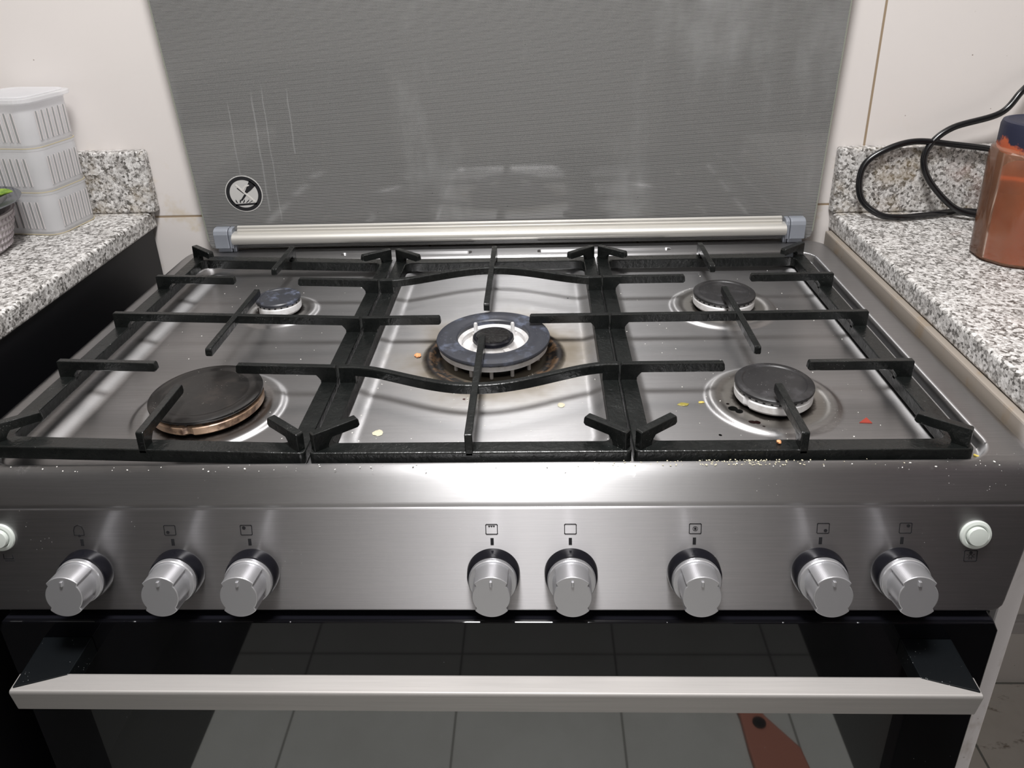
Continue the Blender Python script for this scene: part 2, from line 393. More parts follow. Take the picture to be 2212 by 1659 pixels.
M_cord = simple('black_cable_rubber', (.006,.006,.007), .22)
def powder():
    m = N('orange_spice_powder'); P = m.pos(); x, y, z = m.xyz(P); n1 = m.noise(P, 30, 4, .6)
    return m.done(m.bsdf(color=m.mix(n1, (.80,.13,.028), (.64,.085,.016)), rough=.8))
M_powder = powder()
def jarg():
    m = N('dusty_clear_jar'); P = m.pos(); n1 = m.noise(P, 28, 3, .6); x, y, z = m.xyz(P)
    tp = m.n('BsdfTransparent'); tp.inputs[0].default_value = (.95,.90,.86,1)
    d = m.bsdf(color=(.80,.36,.20), rough=.25)
    g = m.n('BsdfGlossy'); g.inputs['Roughness'].default_value = .08
    m1 = m.n('MixShader'); m.set(m1.inputs[0], m.math('ADD', .08, m.math('MULTIPLY', n1, .16))); m.l(tp.outputs[0], m1.inputs[1]); m.l(d, m1.inputs[2])
    f = m.n('Fresnel'); f.inputs[0].default_value = 1.45
    m2 = m.n('MixShader'); m.l(f.outputs[0], m2.inputs[0]); m.l(m1.outputs[0], m2.inputs[1]); m.l(g.outputs[0], m2.inputs[2])
    return m.done(m2.outputs[0])
M_jar = jarg()
def jlid():
    m = N('blue_lid_dusted_orange'); P = m.pos(); n1 = m.noise(P, 42, 4, .6); x, y, z = m.xyz(P)
    f = smooth01(m, m.math('ADD', n1, m.math('MULTIPLY', m.math('SUBTRACT', 1.083, z), 9.0)), .56, .66)
    return m.done(m.bsdf(color=m.mix(f, (.012,.014,.035), (.42,.09,.035)), rough=.55))
M_jlid = jlid()
M_sticker = simple('sticker_silver', (.70,.69,.67), .3, .3)

# ------------------------------------------------------------------ room shell
def struct(o): o['kind'] = 'structure'; return o
YW = 1.045
def quadbox(name, x0, x1, y0, y1, z0, z1, mat, **k):
    b = MB(); b.box(x0, x1, y0, y1, z0, z1); return b.build(name, mat, **k)
struct(quadbox('wall_back', -1.3, 1.3, YW, YW+.1, 0, 2.4, M_wall))
struct(quadbox('wall_left', -1.3, -1.2, -2.2, YW+.1, 0, 2.4, M_plain))
struct(quadbox('wall_right', 1.2, 1.3, -2.2, YW+.1, 0, 2.4, M_plain))
struct(quadbox('wall_front', -1.3, 1.3, -2.3, -2.2, 0, 2.4, M_plain))
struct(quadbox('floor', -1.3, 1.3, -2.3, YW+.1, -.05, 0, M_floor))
struct(quadbox('ceiling', -1.3, 1.3, -2.3, YW+.1, 2.4, 2.5, M_ceil))
b = MB(); b.box(.53, 1.2, YW-.012, YW, .135, .17); b.box(.53, 1.2, YW-.018, YW, .158, .168)
struct(b.build('trim_1', simple('grey_white_trim', (.5,.47,.47), .5), bevel=.002))

def lamp(name, loc, label):
    r = empty(name, loc); tag(r, label, 'lamp')
    c = MB(); c.lathe([(0,.058),(.17,.058),(.175,.03),(.17,.012),(.155,.012),(.155,.02),(0,.02)], 48); c.build('lamp_rim', M_ceil, r, smooth=True)
    m = N(name+'_diffuser'); e = m.n('Emission'); e.inputs[0].default_value = (1,.97,.95,1); e.inputs[1].default_value = 1.5
    c = MB(); c.lathe([(0,.012),(.153,.012),(.153,.018),(0,.018)], 48); c.build('lamp_diffuser', m.done(e.outputs[0]), r)
    return r
lamp('ceiling_lamp', (LAMP[0], LAMP[1], LAMP[2]+.002), 'round white ceiling lamp above the gas cooker')
lamp('ceiling_lamp', (0, -1.0, LAMP[2]+.002), 'added round white fill lamp, unseen behind the photographer')  # fixture added to go with the fill light, out of view

# ------------------------------------------------------------------ gas cooker
YS, ZS = .493, .8745
TILT = math.radians(11)
DN = Vector((0, -math.sin(TILT), -math.cos(TILT))); NR = Vector((0, -math.cos(TILT), math.sin(TILT))); P0 = Vector((0, YS, ZS))
def onpanel(x, d, off=0.0): return Vector((x, 0, 0)) + P0 + DN*d + NR*off
cooker = empty('gas_cooker', (0, .75, 0))
tag(cooker, 'wide stainless steel gas cooker with five burners and black glass oven door', 'cooker')
CK = Vector((0, .75, 0))
def shift(mb): bmesh.ops.translate(mb.bm, verts=mb.bm.verts, vec=-CK); return mb
def ck(mb, name, mats, **k): return shift(mb).build(name, mats, parent=cooker, **k)

# hob top: pressed steel sheet
ZR = .900
def sstep(e0, e1, v):
    t = max(0., min(1., (v-e0)/(e1-e0))); return t*t*(3-2*t)
def sdrr(x, y, x0, x1, y0, y1, r):
    cx, cy, hx, hy = (x0+x1)/2, (y0+y1)/2, (x1-x0)/2-r, (y1-y0)/2-r
    dx, dy = abs(x-cx)-hx, abs(y-cy)-hy
    return math.hypot(max(dx, 0), max(dy, 0)) + min(max(dx, dy), 0) - r
RINGS = [(BURN['LF'], .0705, .0575), (BURN['LB'], .0450, .0345), (BURN['RF'], .0605, .0500), (BURN['RB'], .0605, .0500)]
def H(x, y):
    z = ZR
    d = sdrr(x, y, -.4185, .4185, .5185, .980, .026)
    if d < .004: z -= .009*sstep(.0015, -.0035, d)
    for (x0, x1) in ((-.3885, -.158), (-.121, .1075), (.1455, .3895)):
        d = sdrr(x, y, x0, x1, .545, .958, .03)
        if d < .015: z -= .006*sstep(.012, -.010, d)
    for (bx, by), R1, R2 in RINGS:
        r = math.hypot(x-bx, y-by)
        if r < R1+.006:
            z += .0026*sstep(R1+.003, R1-.004, r); z -= .0012*sstep(R2+.003, R2-.003, r)
    r = math.hypot(x-BURN['C'][0], y-BURN['C'][1])
    if r < .09: z += .0022*sstep(.0765, .072, r) - .0050*sstep(.069, .060, r)
    for xa, xb in ((-.2205, -.046), (.0546, .2283)):
        dd = math.hypot(x-max(xa, min(xb, x)), y-.9962)
        if dd < .0065: z -= .008*sstep(.0046, .0030, dd)
    z -= .0012*sstep(.521, .5155, y)
    ex = max(abs(x)-.443, 0)
    z -= ex*ex*40
    return z
XS = [-.45 + .90*i/520 for i in range(521)]
lip = [(.4936,.8752),(.4948,.8770),(.4976,.8808),(.5004,.8846),(.5030,.8880),(.5050,.8905),(.5066,.8924),(.5080,.8939),(.5094,.8952),(.5108,.8963),(.5122,.8972),(.5136,.8979),(.5150,.8986)]
YB = 1.022; Ys = []
y = .5166
while y < YB: Ys.append(y); y += .00165
Ys.append(YB)
verts, faces = [], []
def cornerfix(x, y, z):
    R = .034
    for sx in (-1, 1):
        cx, cy = sx*(.45-R), YB-R
        if (x-cx)*sx > 0 and y > cy:
            dx, dy = x-cx, y-cy; l = math.hypot(dx, dy)
            if l > R: x, y = cx+dx*R/l, cy+dy*R/l
    return (x, y, z)
rows = []
rows.append([(x, .4945, .866) for x in XS])
for yy, zz in lip: rows.append([(x, yy, zz-max(abs(x)-.443, 0)**2*40) for x in XS])
for yy in Ys: rows.append([cornerfix(x, yy, H(x, yy)) for x in XS])
rows.append([(p[0], p[1], .866) for p in rows[-1]])
nx = len(XS)
for r_ in rows: verts.extend(r_)
for j in range(len(rows)-1):
    for i in range(nx-1):
        a = j*nx+i; faces.append((a, a+1, a+nx+1, a+nx))
# side skirts
base = len(verts)
for side in (0, nx-1):
    idx = [j*nx+side for j in range(len(rows))]; st = len(verts)
    for i_ in idx: verts.append((verts[i_][0], verts[i_][1], .866))
    for k in range(len(idx)-1):
        q = (idx[k], idx[k+1], st+k+1, st+k); faces.append(q if side == 0 else tuple(reversed(q)))
me = bpy.data.meshes.new('hob_top'); me.from_pydata([(v[0]-CK.x, v[1]-CK.y, v[2]-CK.z) for v in verts], [], faces); me.update()
hob = link('hob_top', me, cooker, [M_tray], smooth=True)
me.set_sharp_from_angle(angle=math.radians(50))
for xa, xb in ((-.221, -.0455), (.054, .229)):
    b = MB(); b.box(xa, xb, .9925, .9965, .8905, .8932); ck(b, 'vent_slot', M_dark)

# body behind panel and door
b = MB(); b.box(-.43, .43, .506, 1.015, .08, .868); ck(b, 'body_casing', M_white if False else simple('dark_casing', (.012,.012,.012), .5), bevel=.003)
b = MB(); b.box(-.415, .425, .488, .51, .755, .782); ck(b, 'door_gap', M_dark)
for x in (-.39, .39):
    for yy in (.52, .98):
        b = MB(); b.lathe([(0,0),(.02,0),(.02,.01),(.012,.014),(.012,.082),(0,.082)], 20, Matrix.Translation((x, yy, 0))); ck(b, 'foot', M_black)
# control panel
out = []
def rc(cx, cy, r, a0, a1, n=8): return [(cx+r*math.cos(math.radians(a0+(a1-a0)*i/n)), cy+r*math.sin(math.radians(a0+(a1-a0)*i/n))) for i in range(n+1)]
D1 = .0960
pts = [(-.4460, .0015), (.4440, .0015), (.4440, .004), (.4262, D1-.010), (.4247, D1-.005), (.4210, D1-.0015), (.417, D1), (-.4125, D1), (-.4165, D1-.0015), (-.4200, D1-.005), (-.4215, D1-.010), (-.4460, .004)]
b = MB(); b.prism(pts, lambda u, v, t: onpanel(u, v, t), -.010, 0.0)
ck(b, 'control_panel', M_panel, bevel=.0016, bseg=3)

# knobs
KX = [-0.32872, -0.25096, -0.18763, 0.01191, 0.07534, 0.17496, 0.27457, 0.33841]  # knob, symbol, mark and button x scaled about the camera, baked as numbers
Rk = Matrix((( 1,0,0,0),(0, 0, 0, 0),(0,0,0,0),(0,0,0,1)))
def panelM(x, d, off=0):
    p = onpanel(x, d, off); up = -DN; n = NR; right = Vector((1,0,0))
    return Matrix(((right.x, up.x, n.x, p.x), (right.y, up.y, n.y, p.y), (right.z, up.z, n.z, p.z), (0,0,0,1)))
def make_knob():
    k = MB(); seg = 96
    def rad(th, extra=0):
        a = abs(math.degrees(math.atan2(math.sin(th-PI/2), math.cos(th-PI/2)))); c = min(a, 180-a)
        return .0176 if c < 50 else .0151
    def outline(rs, n=seg): return [(rad(2*PI*(i+.5)/n)*rs*math.cos(2*PI*(i+.5)/n), rad(2*PI*(i+.5)/n)*rs*math.sin(2*PI*(i+.5)/n)) for i in range(n)]
    k.lathe([(0,.008),(.0192,.008),(.0196,.0085),(.0196,.0140),(.0190,.0150),(.0150,.0152),(0,.0152)], 72)
    rings = []
    for rs, z in ((1.03,.013),(1.0,.0338),(.975,.0342)):
        rings.append([k.bm.verts.new((x, y, z)) for x, y in outline(rs)])
    for a, c in zip(rings, rings[1:]):
        for i in range(seg): k.bm.faces.new((a[i], a[(i+1)%seg], c[(i+1)%seg], c[i]))
    k.bm.faces.new(rings[-1]); k.bm.faces.new(list(reversed(rings[0])))
    return k
kn0 = make_knob(); kn = kn0.build('knob', M_knob, cooker, bevel=.0004, bseg=2)
c = MB(); c.lathe([(0,0),(.0216,0),(.0218,.0012),(.0212,.0085),(.0204,.0105),(.0185,.0112),(0,.0112)], 72); collar = c.build('knob_collar', M_black, kn, smooth=True)
c = MB(); c.box(-.0011, .0011, .0098, .0140, .0338, .0356); ptr = c.build('pointer', M_knob, kn, bevel=.0004)
knobs = [(kn, [collar, ptr])]
for i in range(1, 8):
    o = kn.copy(); COL.objects.link(o); ch = []
    for s_ in (collar, ptr):
        q = s_.copy(); COL.objects.link(q); q.parent = o; ch.append(q)
    knobs.append((o, ch))
for (o, ch), x in zip(knobs, KX):
    o.parent = cooker
    Mx = panelM(x, .0598); Mx.translation = Mx.translation - CK
    o.matrix_local = Mx

# printed icons
def linebox(mb, x, d, x2, d2, w, off=.00025):
    a = Vector((x, d)); c = Vector((x2, d2)); t = (c-a).normalized(); n_ = Vector((-t.y, t.x))*w/2; a = a-t*w/2; c = c+t*w/2
    mb.prism([tuple(a+n_), tuple(c+n_), tuple(c-n_), tuple(a-n_)], lambda u, v, q: onpanel(u, v, q), 0.0, off)
def poly(mb, pts, w, closed=True, off=.00025):
    for i in range(len(pts) if closed else len(pts)-1): linebox(mb, *pts[i], *pts[(i+1) % len(pts)], w, off)
def dot(mb, x, d, r, n=16, off=.0003): mb.prism([(x+r*math.cos(2*PI*i/n), d+r*math.sin(2*PI*i/n)) for i in range(n)], lambda u, v, q: onpanel(u, v, q), 0.0, off)
def circ(x, d, r, n=20): return [(x+r*math.cos(2*PI*i/n), d+r*math.sin(2*PI*i/n)) for i in range(n)]
def sq(x, d, h=.0047, hd=None):
    hd = hd or h*.93; c_ = .0006
    return [(x-h+c_, d-hd), (x+h-c_, d-hd), (x+h, d-hd+c_), (x+h, d+hd-c_), (x+h-c_, d+hd), (x-h+c_, d+hd), (x-h, d+hd-c_), (x-h, d-hd+c_)]
ICX = [-0.33105, -0.25421, -0.19037, 0.0114, 0.07514, 0.17516, 0.2763, 0.34085]
LW = .00062
for i, x in enumerate(ICX):
    d = .0210; b = MB()
    if i == 0:
        poly(b, [(x-.0042, d+.0042), (x-.0042, d), (x-.003, d-.0035), (x, d-.005), (x+.003, d-.0035), (x+.0042, d), (x+.0042, d+.0042)], LW)
        dot(b, x, d+.0048, .0012)
    else:
        poly(b, sq(x, d), LW)
        if i == 1: dot(b, x-.0018, d+.0018, .0014)
        if i == 2: dot(b, x-.0018, d-.0020, .0015)
        if i == 3:
            for q in (-.0019, 0, .0019): b.prism([(x+q-.0009, d-.0032), (x+q+.0009, d-.0032), (x+q, d-.0020)], lambda u, v, t: onpanel(u, v, t), 0, .0003)
        if i == 5: dot(b, x, d, .0010); poly(b, circ(x, d, .0019), .0003)
        if i == 6: dot(b, x+.0020, d+.0020, .0014)
        if i == 7: dot(b, x+.0020, d-.0020, .0014)
    ck(b, 'printed_symbol', M_print)
TKX = [-0.32963, -0.25289, -0.18844, 0.0115, 0.07503, 0.17475, 0.27488, 0.33892]
for x in TKX:
    b = MB(); linebox(b, x, .0302, x, .0337, .0026); ck(b, 'position_mark', M_print)
b = MB(); x, d = 0.39401, .0457
poly(b, sq(x, d, .0050), LW); poly(b, circ(x, d+.0003, .0014), .0004); linebox(b, x, d-.0032, x, d-.0024, .0016)
for a in range(8):
    t = 2*PI*a/8+PI/8; linebox(b, x+.0022*math.cos(t), d+.0022*math.sin(t), x+.0032*math.cos(t), d+.0032*math.sin(t), .0004)
ck(b, 'printed_symbol', M_print)
b = MB(); x, d = -0.39479, .0457
poly(b, [(x-.004, d-.003), (x-.004, d+.001), (x+.004, d+.001), (x+.0035, d-.003)], LW, closed=False); linebox(b, x-.003, d+.003, x+.0045, d+.003, LW)
ck(b, 'printed_symbol', M_print)
for x in (0.39554, -0.39784):
    Mx = panelM(x, .0266)
    b = MB(); b.lathe([(0,0),(.0120,0),(.0124,.0008),(.0118,.0022),(.0098,.0030),(.0086,.0026),(.0084,.0012),(0,.0012)], 48, Mx)
    o = ck(b, 'push_button', M_btn, smooth=True)
    b = MB(); b.lathe([(0,.0012),(.0080,.0012),(.0080,.0042),(.0074,.0052),(.004,.0056),(0,.0057)], 48, Mx); b = shift(b)
    b.build('button_cap', M_btn, parent=o, smooth=True)

# oven door
YD = .466; door = None
b = MB(); b.box(-.4095, .4192, YD+.004, .505, .14, .7726); door = ck(b, 'oven_door', M_black, bevel=.002)
def dk(mb, name, mats, **k): return shift(mb).build(name, mats, parent=door, **k)
b = MB(); b.prism([(-.4097,.14),(.4194,.14),(.4194,.7680),(.4152,.7764),(-.4055,.7764),(-.4097,.7680)], lambda u, v, t: (u, t, v), YD, YD+.004)
dk(b, 'door_glass', M_doorglass, bevel=.001)
b = MB(); b.box(-.355, .352, YD-.0004, YD, .27, .695); dk(b, 'oven_window', M_window)
# handle
b = MB()
X0, X1 = -.372, .384
sec = [(.4150,.7578),(.4300,.7588),(.4320,.7560),(.4300,.7370),(.4165,.7365),(.4140,.7382),(.4138,.7560)]
def hx(x, z): return x
vs0 = [b.bm.verts.new((X0 + (.759-z)*.12, y, z)) for y, z in sec]; vs1 = [b.bm.verts.new((X1 - (.759-z)*.16, y, z)) for y, z in sec]
b.bm.faces.new(vs0); b.bm.faces.new(list(reversed(vs1)))
for i in range(len(sec)):
    j = (i+1) % len(sec); b.bm.faces.new((vs0[i], vs1[i], vs1[j], vs0[j]))
dk(b, 'handle', M_handle, bevel=.0008)
for pl in ([(-.3735,YD),(-.331,YD),(-.331,.4290),(-.3700,.4170)], [(.3430,YD),(.3840,YD),(.3825,.4170),(.3430,.4290)]):
    b = MB(); b.prism(pl, lambda u, v, t: (u, v, t), .741, .7592); dk(b, 'handle_bracket', M_dblack, bevel=.0008)

# hinge rail + brackets + lid
b = MB(); n = 20
prof = [(1.008+.0088*math.cos(t), .9215+.0082*math.sin(t)) for t in [math.radians(200-(-0)+(-220)*i/n) for i in range(n+1)]]
prof = [(1.0165,.9300),(1.0165,.9140)] + [(1.008+.0088*math.cos(math.radians(a)), .9215+.0080*math.sin(math.radians(a))) for a in range(290, 89, -10)]
b.prism(prof, lambda u, v, t: (t, u, v), -.3790, .3910); ck(b, 'hinge_rail', M_rail, smooth=True)
b = MB(); b.prism([(1.0115,.9290),(1.0115,.9330),(1.0135,.9335),(1.0135,.9370),(1.0165,.9385),(1.0165,.9290)], lambda u, v, t: (t, u, v), -.3735, .3870); ck(b, 'lid_clamp_strip', M_rail, bevel=.0003)
for (xa, xb, xc) in ((-.4055, -.3850, -.3790), (.3910, .3970, .4175)):
    b = MB()
    pr_ = [(1.004,.9085),(1.0035,.9290),(1.0055,.9345),(1.010,.9370),(1.0195,.9370),(1.0195,.901),(1.012,.900),(1.012,.9085)]
    if xa < 0:
        b.prism(pr_, lambda u, v, t: (t, u, v), xa, xb)
        b.prism([(u+.0012, v-.0006) for u, v in pr_], lambda u, v, t: (t, u, v), xb+.0005, xc)
    else:
        b.prism(pr_, lambda u, v, t: (t, u, v), xb, xc)
        b.prism([(u+.0012, v-.0006) for u, v in pr_], lambda u, v, t: (t, u, v), xa, xb-.0005)
    ck(b, 'hinge_bracket', M_bracket, bevel=.0012, bseg=3)
b = MB()
ZT = 1.42
def lidx(z, s): return -(.4204+(z-.9188)*.049) if s < 0 else .4331+(z-.9268)*.032
lp = [(lidx(.905,-1)+.008, .903), (lidx(.905,1)-.008, .903), (lidx(.91,1)-.002, .906), (lidx(.915,1), .914), (lidx(ZT,1), ZT), (lidx(ZT,-1), ZT), (lidx(.915,-1), .914), (lidx(.91,-1)+.002, .906)]
b.prism(lp, lambda u, v, t: (u, t, v), 1.0200, 1.0240)
lid = ck(b, 'glass_lid', M_lid, bevel=0)
for s_ in (-1, 1):
    b = MB(); za, zb = .914, ZT
    xa, xb = lidx(za, s_), lidx(zb, s_)
    b.sweep([Vector((xa, 1.022, za)), Vector((xb, 1.022, zb))], [(-.0009,-.0021),(.0009,-.0021),(.0009,.0021),(-.0009,.0021)], up=Vector((0,1,0)))
    b = shift(b); b.build('lid_edge', M_lidedge, parent=lid)
# warning sticker (circle, struck through, burner flames below)
SX, SZ, SR = -.3573, .9838, .0262
b = MB()
def YP(u, v, t): return (u, 1.0200-t, v)
b.prism([(SX+SR*math.cos(2*PI*i/48), SZ+SR*math.sin(2*PI*i/48)) for i in range(48)], YP, 0, .0004)
stk = shift(b).build('warning_sticker', M_sticker, parent=lid)
b = MB()
def ringp(mb, cx, cz, r0, r1, n=64, t0=.0004, t1=.0006):
    for i in range(n):
        a0, a1 = 2*PI*i/n, 2*PI*(i+1)/n
        mb.prism([(cx+r0*math.cos(a0), cz+r0*math.sin(a0)), (cx+r1*math.cos(a0), cz+r1*math.sin(a0)), (cx+r1*math.cos(a1), cz+r1*math.sin(a1)), (cx+r0*math.cos(a1), cz+r0*math.sin(a1))], YP, t0, t1)
def flat(mb, pts, t1=.0006): mb.prism([(SX+u*SR, SZ+v*SR) for u, v in pts], YP, .0004, t1)
ringp(b, SX, SZ, SR*.76, SR*.95)
flat(b, [(.40,.72),(.70,.45),(.42,.20),(.16,.02),(.06,.10),(.16,.28)])
flat(b, [(.02,-.02),(.14,-.06),(-.12,-.36),(-.30,-.42),(-.16,-.26)])
flat(b, [(-.56,-.56),(.62,-.50),(.62,-.60),(-.52,-.66)])
for q in range(6):
    u = -.62+q*.16; lean = (-.10 + q*.055)
    flat(b, [(u,-.50),(u+.05,-.50),(u+.06+lean,-.40),(u+.03+lean*1.6,-.30),(u-.01+lean,-.40)])
flat(b, [(-.34,.30),(-.26,.36),(.02,.04),(-.02,.00)])
b = shift(b); b.build('sticker_print', M_print, parent=stk)
b = MB()
flat(b, [(-.40,.46),(-.34,.52),(.56,-.42),(.50,-.48)], .0008)
flat(b, [(-.06,.24),(.10,.44),(.34,.50),(.36,.44),(.14,.36),(.02,.18)], .0008)
b = shift(b); b.build('sticker_bar', simple('pale_bar', (.62,.60,.57), .4), parent=stk)

# ------------------------------------------------------------------ burners
def dotted(mb, r, z0, z1, n, w, depth=.002, cx=0, cy=0, a0=0, span=2*PI):
    for i in range(n):
        a = a0+span*i/n; c_, s_ = math.cos(a), math.sin(a)
        mb.prism([(-w/2, z0), (w/2, z0), (w/2, z1), (-w/2, z1)], lambda u, v, t: (cx+c_*t-s_*u, cy+s_*t+c_*u, v), r-depth, r+.0002)
def burner(key, R, capm, headm, label, n, tiltx=0, tilty=0, notch=True, base_z=.886):
    bx, by = BURN[key]; r = empty('gas_burner', (bx, by, base_z)); tag(r, label, 'gas burner', None)
    zt = .9060 - base_z
    b = MB()   # head: aluminium ring
    b.lathe([(0,.003),(R*.93,.003),(R*.95,.0045),(R*.985,.0055),(R*.99,.0118),(R*.965,.0130),(R*.93,.0135),(R*.92,zt-.0045),(0,zt-.0045)], 96)
    if notch:
        bm = b.bm
        for v in bm.verts:
            a = math.atan2(v.co.y, v.co.x); da = abs(math.atan2(math.sin(a-NA.get(key, -1.6)), math.cos(a-NA.get(key, -1.6))))
            if v.co.xy.length > R*.9 and da < .06: v.co.x *= .955; v.co.y *= .955
    b.build('burner_head', headm, r, smooth=True)
    b = MB(); b.lathe([(0,-.0015),(R*.80,-.0015),(R*.80,.0034),(0,.0034)], 64); b.build('burner_base', M_dark, r)
    b = MB(); dotted(b, R*.945, .0136, zt-.0048, n, .0022, .003); b.build('flame_ports', M_dark, r)
    b = MB()
    b.lathe([(0,zt-.0048),(R*.955,zt-.0050),(R*.99,zt-.0040),(R,zt-.0028),(R*.995,zt-.0012),(R*.95,zt),(R*.82,zt+.0003),(R*.79,zt-.0007),(R*.74,zt-.0006),(R*.4,zt+.0004),(0,zt+.0006)], 96)
    b.build('burner_cap', capm, r, smooth=True)
    return r
NA = dict(RF=-2.6, RB=-1.67, LB=-2.45, LF=-1.52)
burner('LF', .0525, M_capbig, M_alubrown, 'largest round burner with greasy black cap and heat-browned rim, front left', 40)
burner('LB', .0268, M_capblue, M_alu, 'smallest burner with blue-tinged cap, back left of the hob', 22)
burner('RF', .0362, M_cap, M_alu, 'medium black-capped burner at front right beside dark spill spots', 30)
burner('RB', .0360, M_cap, M_alu, 'medium black-capped burner at back right near the granite worktop', 30)
# spark electrodes
for k, a in (('RB', -1.67), ('LB', -2.45)):
    bx, by = BURN[k]; R = {'RB': .0360, 'LB': .0268}[k]
    par = [o for o in bpy.data.objects if o.name.startswith('gas_burner') and (o.location.xy-Vector((bx, by))).length < .001][0]
    b = MB(); b.lathe([(0,-.002),(.0016,-.002),(.0016,.008),(.0008,.0085),(.0008,.012),(0,.0125)], 14, Matrix.Translation(((R*.985)*math.cos(a), (R*.985)*math.sin(a), 0)))
    b.build('spark_electrode', simple('electrode_'+k.lower(), (.05,.04,.035), .3, .3), par, smooth=True)
# centre wok burner
bx, by = BURN['C']; r = empty('wok_burner', (bx, by, .884)); tag(r, 'triple-ring wok burner with blue-grey ring and charred centre cap, middle of the hob', 'gas burner')
zt = .910-.884; R = .0604; R_in = .0378
b = MB(); b.lathe([(R_in,zt-.0045),(R_in,zt-.002),(R_in+.0015,zt-.0008),(R_in+.006,zt-.0012),(R_in+.008,zt-.0002),(R*.93,zt),(R*.99,zt-.0015),(R,zt-.003),(R*.99,zt-.0052),(R*.95,zt-.0062),(R_in,zt-.0062)], 112, close=True)
b.build('burner_cap', M_ringblue, r, smooth=True)
b = MB(); b.lathe([(R_in-.003,zt-.014),(R*.90,zt-.0135),(R*.955,zt-.0125),(R*.965,zt-.0072),(R*.945,zt-.0062),(R_in-.001,zt-.0058),(R_in-.004,zt-.0075)], 112, close=True)
b.build('burner_head', M_alu, r, smooth=True)
b = MB(); dotted(b, R*.951, zt-.0072, zt-.0058, 44, .0022, .003); b.build('flame_ports', M_dark, r)
b = MB()
for i in range(14):
    a = 2*PI*(i+.5)/14; b.lathe([(0,.001),(.0020,.001),(.0020,zt-.013),(0,zt-.013)], 12, Matrix.Translation((R*.80*math.cos(a), R*.80*math.sin(a), 0)))
b.build('head_pegs', M_alu, r, smooth=True)
b = MB(); b.lathe([(0,0),(R*.72,0),(R*.74,.004),(R*.70,.010),(0,.011)], 72); b.build('burner_base', M_dark, r, smooth=True)
b = MB(); b.lathe([(0,.008),(.0345,.008),(.0350,.012),(.033,.0125),(.030,.0105),(.0255,.011),(.0215,.015),(.0205,zt-.0055),(0,zt-.0055)], 80); b.build('inner_cup', M_alu, r, smooth=True)
for ang in (50, 130, 230, 310):
    b = MB(); a = math.radians(ang); c_, s_ = math.cos(a), math.sin(a)
    b.prism([(.019,.010),(.0375,.010),(.0375,.0155),(.031,.0165),(.022,.0185),(.019,.0185)], lambda u, v, t: (u*c_-s_*t, u*s_+c_*t, v), -.0035, .0035)
    b.build('bridge', M_alu, r, bevel=.0008)
for ang in (48, 132):
    a = math.radians(ang)
    b = MB(); b.lathe([(0,.010),(.0022,.010),(.0021,zt+.0035),(.0015,zt+.0045),(0,zt+.0048)], 16, Matrix.Translation((.0300*math.cos(a), .0300*math.sin(a)-.002, 0)))
    b.build('thermocouple_pin', M_alu, r, smooth=True)
b = MB(); b.lathe([(0,zt-.0058),(.0215,zt-.0058),(.0222,zt-.0045),(.0215,zt-.0015),(.0195,zt-.0002),(.018,zt-.0006),(.012,zt-.0008),(0,zt-.0006)], 72); b.build('centre_cap', M_black, r, smooth=True)
b = MB(); b.lathe([(0,zt+.0004),(.010,zt+.0006),(.0165,zt+.0002),(.0178,zt-.0004),(.0182,zt-.0012),(0,zt-.0012)], 48)
for v in b.bm.verts: v.co.x += random.uniform(-.0004, .0004); v.co.y += random.uniform(-.0004, .0004); v.co.z += random.uniform(0, .0009)
b.build('burnt_crust', M_tar, r, smooth=True)

# ------------------------------------------------------------------ grates
GT, GH = .922, .0095     # top of fingers, bar height (absolute z of top)
RB_, RT = .8925, .9050   # rail bottom, top
BW = .0062
def bar(mb, a, c, postA=None, postC=None, w=BW, zt=GT, zr=RT, tip=.0018, h=GH):
    """bar in plan from a to c; postA/postC: post depth where it meets a rail"""
    a = Vector((a[0], a[1])); c = Vector((c[0], c[1])); L = (c-a).length; t = (c-a)/L; n_ = Vector((-t.y, t.x))
    zb = zt-h; pts = []
    base = zr-.004
    if postA:
        pts += [(0, base), (0, zt-.001), (.001, zt)]
    else: pts += [(0, zb+.002), (tip*.4, zt-.002), (tip, zt)]
    if postC: pts += [(L-.001, zt), (L, zt-.001), (L, base), (L-postC, base), (L-postC, zr+.002), (L-postC-.0015, zb-.003), (L-postC-.004, zb)]
    else: pts += [(L-tip, zt), (L-tip*.4, zt-.002), (L, zb+.002), (L-.002, zb)]
    if postA: pts += [(postA+.004, zb), (postA+.0015, zb-.003), (postA, zr+.002), (postA, base)]
    else: pts += [(.002, zb)]
    mb.prism(pts, lambda u, v, q: (a.x+t.x*u+n_.x*q, a.y+t.y*u+n_.y*q, v), -w/2, w/2)
